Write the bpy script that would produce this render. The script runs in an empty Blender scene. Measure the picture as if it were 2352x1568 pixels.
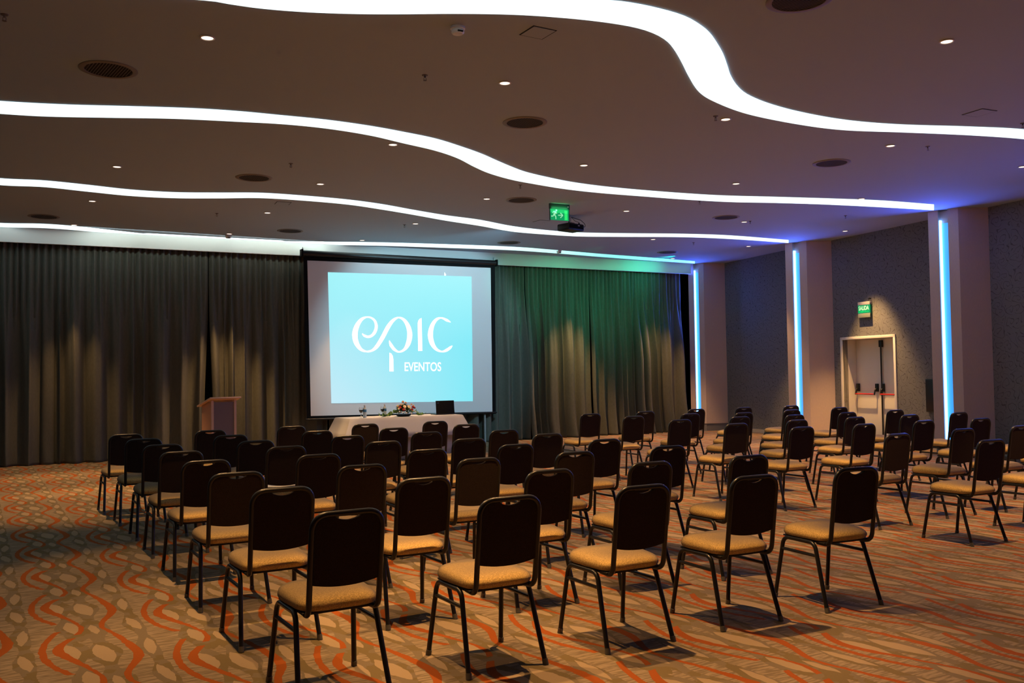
import bpy, bmesh, math, random
from mathutils import Vector, Matrix
random.seed(7)
S = bpy.context.scene
C = S.collection
PI = math.pi

# ------------------------------------------------------------------ camera
FPX = 2117.19
CAM = Vector((0, 0, 1.4907))
CR = Vector((0.870451, -0.492033, -0.014801))
CU = Vector((-0.004228, -0.037540, 0.999286))
CF = Vector((0.492237, 0.869767, 0.034757))
cd = bpy.data.cameras.new('camera')
cam = bpy.data.objects.new('camera', cd); C.objects.link(cam)
cd.sensor_fit = 'HORIZONTAL'; cd.sensor_width = 36.0
cd.lens = 36.0 * FPX / 2352.0
cd.clip_start = 0.05; cd.clip_end = 100
mw = Matrix.Identity(4)
for i in range(3):
    mw[i][0] = CR[i]; mw[i][1] = CU[i]; mw[i][2] = -CF[i]; mw[i][3] = CAM[i]
cam.matrix_world = mw
S.camera = cam

# ------------------------------------------------------------------ world, exposure
w = bpy.data.worlds.new('world'); S.world = w; w.use_nodes = True
w.node_tree.nodes['Background'].inputs[0].default_value = (0.02, 0.02, 0.025, 1)
w.node_tree.nodes['Background'].inputs[1].default_value = 0.2
S.view_settings.view_transform = 'Standard'
S.view_settings.look = 'None'
S.view_settings.exposure = -0.2
S.view_settings.gamma = 1.0
S.view_settings.use_curve_mapping = False
try:
    S.cycles.use_denoising = True
    S.cycles.max_bounces = 6; S.cycles.diffuse_bounces = 4
    S.cycles.sample_clamp_indirect = 4.0
except Exception:
    pass

# light levels of the lamps the room has
SPOT_W = 360.0
SPOT_COL = (1.0, 0.53, 0.19)
BAND_E = 1.55
BAND_COL = (0.78, 1.0, 1.0)
LED_E = 8.0

ZC = 4.18           # ceiling height
def YW(x): return 18.42 - 0.03 * x      # curtain line

def ray(u, v):
    return (CF + CR * ((u - 1176) / FPX) + CU * ((784 - v) / FPX))
def at_z(u, v, z):
    d = ray(u, v); return CAM + d * ((z - CAM.z) / d.z)
def at_y(u, v, y):
    d = ray(u, v); return CAM + d * ((y - CAM.y) / d.y)

# ------------------------------------------------------------------ object helpers
def tag(o, label=None, cat=None, group=None, kind=None):
    if label: o['label'] = label
    if cat: o['category'] = cat
    if group: o['group'] = group
    if kind: o['kind'] = kind
    return o
def thing(name, label, cat, loc=(0, 0, 0), rotz=0, group=None):
    o = bpy.data.objects.new(name, None); C.objects.link(o)
    o.empty_display_size = 0.1
    o.location = loc; o.rotation_euler = (0, 0, rotz)
    return tag(o, label, cat, group)
def obj(name, bm, m, parent=None, smooth=True, loc=None):
    me = bpy.data.meshes.new(name)
    if isinstance(bm, bmesh.types.BMesh):
        bmesh.ops.recalc_face_normals(bm, faces=bm.faces)
        bm.to_mesh(me); bm.free()
    me.materials.append(m)
    if smooth:
        me.shade_smooth()
        try: me.set_sharp_from_angle(angle=math.radians(38))
        except Exception: pass
    o = bpy.data.objects.new(name, me); C.objects.link(o)
    if parent: o.parent = parent
    if loc is not None: o.location = loc
    return o
def struct(name, bm, m, parent=None, smooth=False):
    o = obj(name, bm, m, parent, smooth)
    if not parent: o['kind'] = 'structure'
    return o
def copy_tree(o, parent=None):
    c = o.copy(); C.objects.link(c)
    if parent: c.parent = parent
    for ch in list(o.children): copy_tree(ch, c)
    return c
def wash(x, y, z, tx, ty, tz, col, e, size, blend=1.0, soft=.05, name='wash_lamp'):
    sd = bpy.data.lights.new(name, 'SPOT'); sd.energy = e; sd.color = col; sd.spot_size = math.radians(size); sd.spot_blend = blend; sd.shadow_soft_size = soft
    so = bpy.data.objects.new(name, sd); C.objects.link(so); so.location = (x, y, z)
    so.rotation_euler = Vector((tx - x, ty - y, tz - z)).to_track_quat('-Z', 'Y').to_euler()
    return so
def B(): return bmesh.new()
def add_box(bm, x0, x1, y0, y1, z0, z1, bev=0, M=None):
    r = bmesh.ops.create_cube(bm, size=1)
    vs = r['verts']
    for v in vs:
        v.co = Vector(((x0 + x1) / 2 + v.co.x * (x1 - x0), (y0 + y1) / 2 + v.co.y * (y1 - y0), (z0 + z1) / 2 + v.co.z * (z1 - z0)))
    if bev:
        es = list({e for v in vs for e in v.link_edges})
        rr = bmesh.ops.bevel(bm, geom=es, offset=bev, segments=2, affect='EDGES', profile=0.6)
        vs = list({v for v in rr['verts']} | {v for v in vs if v.is_valid})
    if M is not None:
        for v in vs: v.co = M @ v.co
    return vs
def box(x0, x1, y0, y1, z0, z1, bev=0, M=None):
    bm = B(); add_box(bm, x0, x1, y0, y1, z0, z1, bev, M); return bm
def fillet(pts, rads, n=6):
    out = []
    pts = [Vector(p) for p in pts]
    for i, p in enumerate(pts):
        r = rads[i] if i < len(rads) else 0
        if i == 0 or i == len(pts) - 1 or r <= 0: out.append(p); continue
        a = (pts[i - 1] - p); b = (pts[i + 1] - p)
        la, lb = a.length, b.length; a.normalize(); b.normalize()
        ang = a.angle(b)
        t = min(r / math.tan(ang / 2), la * .49, lb * .49)
        p1, p2 = p + a * t, p + b * t
        for k in range(n + 1):
            s = k / n
            out.append((1 - s) ** 2 * p1 + 2 * (1 - s) * s * (p * .85 + (p1 + p2) * .075) + s * s * p2)
    return out
def add_tube(bm, pts, r, n=10, caps=True, radii=None):
    pts = [Vector(p) for p in pts]
    N = len(pts); rings = []
    T = []
    for i in range(N):
        a = pts[max(0, i - 1)]; b = pts[min(N - 1, i + 1)]
        T.append((b - a).normalized())
    up = Vector((0, 0, 1)) if abs(T[0].z) < .9 else Vector((1, 0, 0))
    u = T[0].cross(up).normalized()
    for i in range(N):
        u = (u - T[i] * u.dot(T[i])).normalized()
        v = T[i].cross(u)
        rr = radii[i] if radii else r
        rings.append([bm.verts.new(pts[i] + (u * math.cos(2 * PI * k / n) + v * math.sin(2 * PI * k / n)) * rr) for k in range(n)])
    for i in range(N - 1):
        for k in range(n):
            bm.faces.new((rings[i][k], rings[i][(k + 1) % n], rings[i + 1][(k + 1) % n], rings[i + 1][k]))
    if caps:
        bm.faces.new(rings[0]); bm.faces.new(rings[-1][::-1])
def tube(pts, r, n=10, **k):
    bm = B(); add_tube(bm, pts, r, n, **k); return bm
def add_lathe(bm, prof, n=24, c=(0, 0, 0), close=True):
    c = Vector(c); rings = []
    for (r, z) in prof:
        if r < 1e-5: rings.append([bm.verts.new(c + Vector((0, 0, z)))])
        else: rings.append([bm.verts.new(c + Vector((r * math.cos(2 * PI * k / n), r * math.sin(2 * PI * k / n), z))) for k in range(n)])
    for a, b in zip(rings, rings[1:]):
        if len(a) == 1 and len(b) == 1: continue
        for k in range(n):
            k2 = (k + 1) % n
            if len(a) == 1: bm.faces.new((a[0], b[k2], b[k]))
            elif len(b) == 1: bm.faces.new((a[k], a[k2], b[0]))
            else: bm.faces.new((a[k], a[k2], b[k2], b[k]))
def lathe(prof, n=24, c=(0, 0, 0)):
    bm = B(); add_lathe(bm, prof, n, c); return bm
def add_prism(bm, poly, z0, z1, M=None):
    """poly in xy, extruded in z"""
    a = [bm.verts.new((x, y, z0)) for x, y in poly]; b = [bm.verts.new((x, y, z1)) for x, y in poly]
    n = len(poly)
    fs = [bm.faces.new(a[::-1]), bm.faces.new(b)]
    for i in range(n): bm.faces.new((a[i], a[(i + 1) % n], b[(i + 1) % n], b[i]))
    if M is not None:
        for v in a + b: v.co = M @ v.co
    return fs
def prism(poly, z0, z1, M=None):
    bm = B(); add_prism(bm, poly, z0, z1, M); bmesh.ops.triangulate(bm, faces=[f for f in bm.faces if len(f.verts) > 4]); return bm
def frame_mat(o, x, y, z):
    M = Matrix.Identity(4)
    for i in range(3): M[i][0] = x[i]; M[i][1] = y[i]; M[i][2] = z[i]; M[i][3] = o[i]
    return M

# ------------------------------------------------------------------ materials
def mat(name, col, rough=.6, metal=0, emis=None, es=0, trans=0, ior=1.45, spec=.5, alpha=1):
    m = bpy.data.materials.new(name); m.use_nodes = True
    b = m.node_tree.nodes['Principled BSDF']
    b.inputs['Base Color'].default_value = (*col, 1)
    b.inputs['Roughness'].default_value = rough
    b.inputs['Metallic'].default_value = metal
    b.inputs['IOR'].default_value = ior
    b.inputs['Specular IOR Level'].default_value = spec
    b.inputs['Transmission Weight'].default_value = trans
    if emis:
        b.inputs['Emission Color'].default_value = (*emis, 1); b.inputs['Emission Strength'].default_value = es
    return m
class X:
    """tiny node-expression helper"""
    def __init__(s, nt, sock): s.nt = nt; s.k = sock
    def _m(s, op, *a):
        n = s.nt.nodes.new('ShaderNodeMath'); n.operation = op
        for i, v in enumerate((s,) + a):
            if isinstance(v, X): s.nt.links.new(v.k, n.inputs[i])
            else: n.inputs[i].default_value = float(v)
        return X(s.nt, n.outputs[0])
    def __add__(s, o): return s._m('ADD', o)
    def __radd__(s, o): return s._m('ADD', o)
    def __sub__(s, o): return s._m('SUBTRACT', o)
    def __mul__(s, o): return s._m('MULTIPLY', o)
    def __rmul__(s, o): return s._m('MULTIPLY', o)
    def __truediv__(s, o): return s._m('DIVIDE', o)
    def floor(s): return s._m('FLOOR')
    def fract(s): return s._m('FRACT')
    def abs(s): return s._m('ABSOLUTE')
    def cos(s): return s._m('COSINE')
    def sin(s): return s._m('SINE')
    def lt(s, o): return s._m('LESS_THAN', o)
    def gt(s, o): return s._m('GREATER_THAN', o)
    def mod(s, o): return s._m('FLOORED_MODULO', o)
    def mx(s, o): return s._m('MAXIMUM', o)
    def mn(s, o): return s._m('MINIMUM', o)
def mixc(nt, fac, a, b):
    n = nt.nodes.new('ShaderNodeMix'); n.data_type = 'RGBA'
    if isinstance(fac, X): nt.links.new(fac.k, n.inputs[0])
    else: n.inputs[0].default_value = fac
    for i, v in ((6, a), (7, b)):
        if isinstance(v, tuple): n.inputs[i].default_value = (*v, 1)
        else: nt.links.new(v, n.inputs[i])
    return n.outputs[2]
def noise(nt, vec, scale, detail=2, rough=.5):
    n = nt.nodes.new('ShaderNodeTexNoise'); n.inputs['Scale'].default_value = scale
    n.inputs['Detail'].default_value = detail; n.inputs['Roughness'].default_value = rough
    if vec is not None: nt.links.new(vec, n.inputs['Vector'])
    return n
def objcoord(nt): return nt.nodes.new('ShaderNodeTexCoord').outputs['Object']
def mapping(nt, vec, scale=(1, 1, 1), rot=(0, 0, 0), loc=(0, 0, 0)):
    n = nt.nodes.new('ShaderNodeMapping'); nt.links.new(vec, n.inputs[0])
    n.inputs['Scale'].default_value = scale; n.inputs['Rotation'].default_value = rot; n.inputs['Location'].default_value = loc
    return n.outputs[0]
def bump(nt, h, strength, dist=.01):
    n = nt.nodes.new('ShaderNodeBump'); n.inputs['Strength'].default_value = strength; n.inputs['Distance'].default_value = dist
    nt.links.new(h, n.inputs['Height'])
    nt.links.new(n.outputs[0], nt.nodes['Principled BSDF'].inputs['Normal'])

def fabric(name, c1, c2, scale=350, rough=.95, bs=.35, stretch=(1, 1, 1), sheen=0):
    m = mat(name, c1, rough, spec=.15); nt = m.node_tree
    v = mapping(nt, objcoord(nt), stretch)
    n = noise(nt, v, scale, 3, .7)
    x = (X(nt, n.outputs[0]) - .5) * 2.2 + .5
    c = mixc(nt, x, c1, c2)
    nt.links.new(c, nt.nodes['Principled BSDF'].inputs['Base Color'])
    bump(nt, n.outputs[0], bs, .002)
    if sheen: nt.nodes['Principled BSDF'].inputs['Sheen Weight'].default_value = sheen
    return m
M_seat = fabric('seat_fabric', (.30, .20, .07), (.86, .58, .22), 150, bs=.6)
nt = M_seat.node_tree       # colour by view angle: gold seen straight on, grey-brown at grazing angles
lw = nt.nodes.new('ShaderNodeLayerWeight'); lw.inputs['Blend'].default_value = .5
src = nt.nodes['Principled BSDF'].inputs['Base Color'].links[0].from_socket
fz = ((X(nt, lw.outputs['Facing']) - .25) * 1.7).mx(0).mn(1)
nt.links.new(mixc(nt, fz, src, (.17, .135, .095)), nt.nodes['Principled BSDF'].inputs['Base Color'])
M_back = fabric('back_fabric', (.016, .011, .008), (.044, .030, .022), 260, bs=.5)
M_tube = mat('black_tube', (.012, .012, .013), .33, spec=.5)
M_pan = mat('black_board', (.012, .011, .01), .7)
M_cap = mat('grey_plastic_foot', (.10, .095, .09), .4)
M_ceil = mat('ceiling_paint', (.38, .47, .59), .85, spec=.2)
M_white = mat('white_paint', (.72, .72, .70), .7, spec=.3)
M_plast = mat('white_plastic', (.75, .74, .72), .45)
M_dark = mat('dark_gap', (.01, .01, .01), .8)
M_grille = mat('dark_grille', (.14, .12, .11), .6)
M_void = mat('duct_void', (.012, .010, .009), .9)
M_rim = mat('vent_rim', (.22, .20, .18), .6)
M_band = mat('luminous_ceiling', (.8, .8, .8), .5, emis=BAND_COL, es=BAND_E)
M_band4 = mat('luminous_ceiling_coloured', (.8, .8, .8), .5, emis=BAND_COL, es=BAND_E)
nt = M_band4.node_tree      # the strip beside the curtains has tinted lamps toward its right end
sx = nt.nodes.new('ShaderNodeSeparateXYZ'); nt.links.new(objcoord(nt), sx.inputs[0])
f = ((X(nt, sx.outputs[0]) - 8.5) / 4.0).mx(0).mn(1)
nt.links.new(mixc(nt, f, BAND_COL, (.16, .72, .62)), nt.nodes['Principled BSDF'].inputs['Emission Color'])
M_lamp = mat('warm_lamp', (.8, .8, .8), .4, emis=(1, .80, .62), es=3.2)
M_lamprim = mat('lamp_rim', (.7, .66, .6), .4)
M_beige = mat('beige_panel', (.6, .5, .44), .8, spec=.2)
nt = M_beige.node_tree
n_ = noise(nt, mapping(nt, objcoord(nt), (1, 1, .15)), 160, 2)
nt.links.new(mixc(nt, X(nt, n_.outputs[0]), (.52, .43, .38), (.66, .55, .49)), nt.nodes['Principled BSDF'].inputs['Base Color'])
M_plinth = mat('plinth', (.20, .20, .21), .6)
M_skirt = mat('skirting', (.42, .40, .34), .6)
M_red = mat('red_bar', (.5, .02, .015), .35)
M_door = mat('door_paint', (.80, .78, .70), .5)
M_blk = mat('black_plastic', (.01, .01, .011), .35)
M_blkm = mat('black_matte', (.006, .006, .007), .8, spec=.15)
M_chrome = mat('metal', (.6, .6, .6), .3, metal=1)
M_screen = mat('projection_cloth', (.78, .78, .80), .85, spec=.1)
M_slide = mat('slide_light', (.05, .05, .05), .9, emis=(.25, .80, .93), es=1.12)
nt = M_slide.node_tree      # the slide's blue picture, paler upward; lower-left paleness is downlight spill put into colour
sx = nt.nodes.new('ShaderNodeSeparateXYZ'); nt.links.new(nt.nodes.new('ShaderNodeTexCoord').outputs['Generated'], sx.inputs[0])
gx, gz = X(nt, sx.outputs[0]), X(nt, sx.outputs[2])
f1 = ((gx * -1.0 + 1.0) * (gz * -1.0 + 1.0)).mx(0).mn(1)
f2 = (gz - .45).mx(0) * 1.0
nt.links.new(mixc(nt, f2, mixc(nt, f1, (.22, .82, .93), (.55, .82, .93)), (.5, 1.0, 1.0)), nt.nodes['Principled BSDF'].inputs['Emission Color'])
M_logo = mat('logo_light', (.8, .8, .8), .9, emis=(1, 1, 1), es=1.15)
M_wood = mat('lectern_wood', (.50, .27, .17), .45)
M_wood2 = mat('lectern_edge', (.60, .40, .30), .5)
M_panel = mat('lectern_panel', (.16, .13, .14), .5)
M_cloth = fabric('white_cloth', (.52, .54, .60), (.58, .60, .65), 300, bs=.1)
M_led = mat('led_tube', (.8, .8, .8), .5, emis=(.12, .35, 1.0), es=LED_E)
M_diff = mat('led_diffuser', (.25, .45, .6), .5, emis=(.0, .30, .85), es=1.0)
M_glass = mat('glass', (1, 1, 1), .02, trans=1, ior=1.3)
M_wine = mat('dark_drink', (.02, .008, .012), .1)
M_water = mat('water_bottle', (.80, .88, .92), .08, trans=.3, ior=1.33)
M_lab = mat('blue_label', (.05, .22, .5), .4)
M_green = mat('leaf', (.06, .13, .03), .6)
M_leaf2 = mat('ivy_leaf', (.20, .36, .07), .6)
M_fl = [mat('cream_petal', (.80, .66, .42), .6), mat('red_petal', (.42, .02, .02), .6), mat('white_petal', (.82, .8, .74), .6), mat('peach_petal', (.8, .45, .22), .6)]
M_paper = mat('paper', (.72, .70, .66), .8)
M_exitg = mat('exit_green', (.0, .05, .02), .4, emis=(.0, .36, .11), es=1.0)
M_exitb = mat('exit_bright_green', (.0, .05, .02), .4, emis=(.03, .95, .18), es=1.0)
M_exitw = mat('exit_white', (.3, .5, .4), .4, emis=(.36, 1.0, .52), es=.8)
M_exith = mat('sign_housing', (.03, .05, .05), .5)
M_acr = mat('clear_plate', (.22, .26, .22), .3, trans=.2)
M_pole = mat('grey_pole', (.3, .31, .32), .5)

# curtain fabric
M_curt = mat('curtain_fabric', (.2, .18, .15), .85, spec=.25); nt = M_curt.node_tree
n_ = noise(nt, mapping(nt, objcoord(nt), (1, 1, .35)), 45, 4, .6)
nt.links.new(mixc(nt, X(nt, n_.outputs[0]), (.080, .083, .072), (.135, .138, .118)), nt.nodes['Principled BSDF'].inputs['Base Color'])
nt.nodes['Principled BSDF'].inputs['Sheen Weight'].default_value = 0
bump(nt, n_.outputs[0], .15, .004)

# wallpaper: line-drawn roses
M_wall = mat('rose_wallpaper', (.15, .145, .14), .8, spec=.2); nt = M_wall.node_tree
co = objcoord(nt)
v0 = mapping(nt, co, (1, 1, 1))
nw = noise(nt, v0, 3.2, 2)
va = nt.nodes.new('ShaderNodeVectorMath'); va.operation = 'MULTIPLY_ADD'
nt.links.new(nw.outputs['Color'], va.inputs[0]); va.inputs[1].default_value = (.22, .22, .22); nt.links.new(v0, va.inputs[2])
sp = nt.nodes.new('ShaderNodeSeparateXYZ'); nt.links.new(va.outputs[0], sp.inputs[0])
def rose(scale, off, turns):
    cmb = nt.nodes.new('ShaderNodeCombineXYZ')
    nt.links.new((X(nt, sp.outputs[1]) * scale + off).k, cmb.inputs[0]); nt.links.new((X(nt, sp.outputs[2]) * scale + off * 2).k, cmb.inputs[1])
    vo = nt.nodes.new('ShaderNodeTexVoronoi'); vo.voronoi_dimensions = '2D'; vo.inputs['Scale'].default_value = 1; vo.inputs['Randomness'].default_value = .75
    nt.links.new(cmb.outputs[0], vo.inputs['Vector'])
    sb = nt.nodes.new('ShaderNodeVectorMath'); sb.operation = 'SUBTRACT'; nt.links.new(cmb.outputs[0], sb.inputs[0]); nt.links.new(vo.outputs['Position'], sb.inputs[1])
    s2 = nt.nodes.new('ShaderNodeSeparateXYZ'); nt.links.new(sb.outputs[0], s2.inputs[0])
    ang = X(nt, s2.outputs[1])._m('ARCTAN2', X(nt, s2.outputs[0]))
    d = X(nt, vo.outputs['Distance']) * ((ang * 3 + X(nt, vo.outputs['Distance']) * 9).cos() * .16 + 1)
    ph = (d * turns + ang / (2 * PI) + X(nt, noise(nt, v0, 5, 1).outputs[0]) * .8).fract() - .5
    return ph.abs().lt(.062)
line = rose(4.6, 0, 3.1)
nt.links.new(mixc(nt, line, (.175, .182, .18), (.098, .098, .096)), nt.nodes['Principled BSDF'].inputs['Base Color'])

# patterned carpet, laid along the seat columns
M_carp = mat('carpet', (.4, .3, .2), .95, spec=.1); nt = M_carp.node_tree
sp = nt.nodes.new('ShaderNodeSeparateXYZ'); nt.links.new(objcoord(nt), sp.inputs[0])
cx, cy = X(nt, sp.outputs[0]), X(nt, sp.outputs[1])
wob = noise(nt, mapping(nt, objcoord(nt), (1, 1, 1)), 14, 2)
wv = (X(nt, wob.outputs[0]) - .5) * .022
px = cx + (cy - 5.5) * .0145 + wv
PX, PY = .61, 1.108
cell = ((px - .215) / PX).floor()
xl = px - cell * PX
y2 = cy + cell.mod(2) * (PY / 2) + wv
def cosw(y0, k, per=PY):      # 1 at y0, trough shifted late by k
    phv = (y2 - y0) * (2 * PI / per)
    s = (phv * .5).sin()
    return (phv - s * s * k).cos()
def near(a, b, wd): return (a - b).abs().lt(wd)
def frac_y(y0, per=PY): return ((y2 - y0) / per + .5).fract() * per - per / 2
s1 = near(xl, cosw(5.46, .9) * .052 + .655, cosw(5.46, 0) * .007 + .021)
inn = near(xl, cosw(5.06, .6) * .078 + .412, cosw(5.73, 0) * .008 + .020) * ((frac_y(5.98).abs()).gt(.035))
fo = frac_y(5.68)
outr = near(xl, fo * fo * .5 + .255, .019) * fo.abs().lt(.46)
orange = s1.mx(inn).mx(outr)
def lens(xc, yc, rx, ry, sk=.06, per=PY):
    fy = frac_y(yc, per); a = (xl - xc + fy * sk) / rx; b = fy / ry
    return (a.abs() * .9 + b * b + a * a * .1).lt(1)
peb = lens(.392, 5.64, .046, .17).mx(lens(.44, 6.19, .042, .16)).mx(lens(.548, 5.54, .052, .20, .10)).mx(lens(.552, 6.09, .027, .12)).mx(lens(.785, 5.55, .030, .18, -.06)).mx(lens(.775, 6.11, .032, .17, .10))
def chain(xc, yc, base, amp): return near(xl, xc, (frac_y(yc, PY / 2) * (2 * PI / (PY / 2))).cos() * amp + base)
band = chain(.55, 5.54, .062, .030).mx(chain(.785, 5.55, .050, .022)).mx(lens(.455, 6.0, .07, .16)).mx(chain(.42, 5.64, .045, .028))
st = noise(nt, mapping(nt, objcoord(nt), (7, 62, 1), (0, 0, .10)), 1.0, 2, .6)
streak = ((X(nt, st.outputs[0]) - .5) * 9 + .5).mx(0).mn(1)
base = mixc(nt, streak, (.165, .125, .080), (.265, .205, .140))
b2 = noise(nt, objcoord(nt), 6, 2)
bandc = mixc(nt, X(nt, b2.outputs[0]).gt(.5), (.150, .112, .055), (.165, .128, .085))
c = mixc(nt, band, base, bandc)
c = mixc(nt, peb, c, (.30, .225, .145))
c = mixc(nt, orange, c, (.27, .070, .012))
pile = noise(nt, objcoord(nt), 420, 2, .8)
dk = (X(nt, pile.outputs[0]) - .5) * .5 + 1
mm = nt.nodes.new('ShaderNodeVectorMath'); mm.operation = 'SCALE'; nt.links.new(c, mm.inputs[0]); nt.links.new(dk.k, mm.inputs['Scale'])
nt.links.new(mm.outputs[0], nt.nodes['Principled BSDF'].inputs['Base Color'])
bump(nt, pile.outputs[0], .4, .004)

# ------------------------------------------------------------------ room shell
XL, YB = -5.0, -4.5
WX0, WY0, WM = 14.55, 8.8, .172                    # right wall: x = WX0 + WM (y - WY0)
def wx(y): return WX0 + WM * (y - WY0)
Yend = 18.9
poly = [(XL, YB), (wx(YB), YB), (wx(Yend), Yend), (XL, Yend)]
struct('floor', prism(poly, -.1, 0), M_carp)
struct('ceiling', prism(poly, ZC, ZC + .12), M_ceil)
struct('wall_left', box(XL - .12, XL, YB, Yend, 0, ZC), M_wall)
struct('wall_front', box(XL, wx(YB), YB - .12, YB, 0, ZC), M_wall)
bm = B(); add_box(bm, XL, wx(Yend), Yend, Yend + .12, 0, ZC)
struct('wall_back', bm, M_blkm)

# right wall with the door opening; local frame: s along the wall, t toward the wall's back, z up
ln = math.hypot(1, WM)
WD = Vector((WM / ln, 1 / ln, 0)); WNb = Vector((1 / ln, -WM / ln, 0))
MW = frame_mat((WX0, WY0, 0), WNb, WD, Vector((0, 0, 1)))   # local x = outward, y = along
def s_of(y): return (y - WY0) * ln
S0, S1 = s_of(YB), s_of(Yend)
D0, D1, DH = s_of(11.76), s_of(13.19), 2.08
bm = B()
add_box(bm, 0, .12, S0, D0, 0, ZC); add_box(bm, 0, .12, D1, S1, 0, ZC); add_box(bm, 0, .12, D0, D1, DH, ZC)
add_box(bm, .50, .60, D0 - .3, D1 + .3, 0, DH + .3)
wr = struct('wall_right', bm, M_wall); wr.matrix_world = MW
bm = B()
for a, b in ((S0, s_of(5.6)), (s_of(6.6), s_of(9.5)), (s_of(10.3), D0 - .06), (D1 + .06, s_of(13.4)), (s_of(14.3), s_of(17.3))):
    add_box(bm, -.014, -.001, a, b, 0, .09, .003)
o = struct('baseboard_right', bm, M_skirt); o.matrix_world = MW

# door
door = bpy.data.objects.new('door_1', None); C.objects.link(door); door['kind'] = 'structure'; door.matrix_world = MW
bm = B()
add_box(bm, -.02, .40, D0 - .055, D0, 0, DH + .055, .004); add_box(bm, -.02, .40, D1, D1 + .055, 0, DH + .055, .004)
add_box(bm, -.02, .40, D0 - .055, D1 + .055, DH, DH + .055, .004)
obj('door_frame', bm, M_door, door)
dm = (D0 + D1) / 2
for a, b in ((D0 + .004, dm - .003), (dm + .003, D1 - .004)):
    lf = obj('door_leaf', box(.33, .375, a, b, .008, DH - .004, .003), M_door, door)
# push bars: pivot housings at each leaf's ends, red tube between
zb = 1.03
def pushbar(a, b):
    r = obj('push_bar', tube([(.235, a + .05, zb - .06), (.235, b - .05, zb - .06)], .014, 12), M_red, door)
    for q in (a + .045, b - .045):
        h = obj('bar_bracket', box(.285, .328, q - .035, q + .035, zb - .01, zb + .15, .008), M_blk, door)
        bm = B(); add_tube(bm, fillet([(.30, q, zb + .05), (.26, q, zb + .03), (.235, q, zb - .075)], [0, .03, 0]), .016, 10)
        obj('bar_arm', bm, M_blk, h)
pushbar(dm + .07, D1 - .02)
pushbar(D0 + .02, dm - .01)
bm = B(); add_box(bm, .27, .328, dm - .055, dm - .005, .05, .12, .006); add_tube(bm, [(.30, dm - .03, .06), (.30, dm - .03, DH - .06)], .015, 10)
add_box(bm, .275, .328, dm - .075, dm + .005, DH - .17, DH - .03, .01)
obj('lock_rod', bm, M_blk, door)

# bulkhead over the curtains
bm = B()
pts = [(XL, YW(XL) - .16), (15.25, YW(15.25) - .16), (15.25, YW(15.25) - .10), (XL, YW(XL) - .10)]
add_prism(bm, pts, 3.915, ZC)
struct('trim_1', bm, M_white)

# pilasters with a lit groove in each room-side face
def V2(a): return Vector((a[0], a[1], 0))
PIL = [((15.48, 17.60), (15.27, 17.93), (16.08, 17.42)), ((14.90, 13.72), (14.76, 14.18), (15.30, 13.45)),
       ((14.22, 9.76), (14.09, 10.24), (14.64, 9.50)), ((13.54, 5.81), (13.41, 6.29), (13.98, 5.56)), ((12.86, 1.86), (12.73, 2.34), (13.30, 1.61))]
pil_lab = ['blue LED light column on the pillar beside the curtains', 'blue LED light column on the pillar left of the exit door',
           'blue LED light column on the pillar right of the exit door', 'blue LED light column on the nearer pillar beyond the picture edge', 'blue LED light column on the pillar nearest the camera']
for i, (N, Fp, W_) in enumerate(PIL):
    N, Fp, W_ = V2(N), V2(Fp), V2(W_)
    e = (N - Fp); L = e.length; e.normalize()
    inn_ = Vector((-e.y, e.x, 0))
    if inn_.dot(W_ - Fp) < 0: inn_ = -inn_
    a, b, dp = .335 * L, .66 * L, .10
    def P(s, t): 
        q = Fp + e * s + inn_ * t; return (q.x, q.y)
    ex = Vector((1, 0, 0)) * .35
    W2 = Fp + (W_ - N)
    foot = [P(0, 0), P(a, 0), P(a, dp), P(b, dp), P(b, 0), P(L, 0), (W_.x + .1, W_.y - .02), (W2.x + .25, W2.y + .02)]
    o = struct('trim_%d' % (i + 2), prism(foot, .18, ZC - .001), M_beige)
    ci = Vector((sum(q[0] for q in foot) / 8, sum(q[1] for q in foot) / 8, 0))
    pf = []
    for q in foot[:1] + foot[5:]:
        v = Vector((q[0], q[1], 0)); pf.append((v.x + (ci.x - v.x) * .07, v.y + (ci.y - v.y) * .07))
    obj('plinth', prism(pf, 0, .18), M_plinth, o)
    t = thing('led_light_strip', pil_lab[i], 'light', (Fp.x, Fp.y, .2), 0, 'blue light columns on the right wall pillars')
    Mx = frame_mat((0, 0, 0), e, inn_, Vector((0, 0, 1)))
    zt = ZC - .2 - .17
    obj('led_tube', box(a + .002, a + .030, dp - .06, dp - .004, .02, zt, .004, Mx), M_led, t)
    gl = bpy.data.lights.new('led_glow', 'AREA'); gl.shape = 'RECTANGLE'; gl.size = .018; gl.size_y = 1.4; gl.energy = 42; gl.color = (.06, .14, 1)
    go = bpy.data.objects.new('led_glow', gl); C.objects.link(go); go.parent = t
    go.location = e * (a + .016) - inn_ * .004 + Vector((0, 0, zt - .70)); go.rotation_euler = (-inn_).to_track_quat('-Z', 'Y').to_euler()
    obj('diffuser', box(a + .031, b - .002, dp - .012, dp - .002, .0, zt - .05, .002, Mx), M_diff, t)

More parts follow.
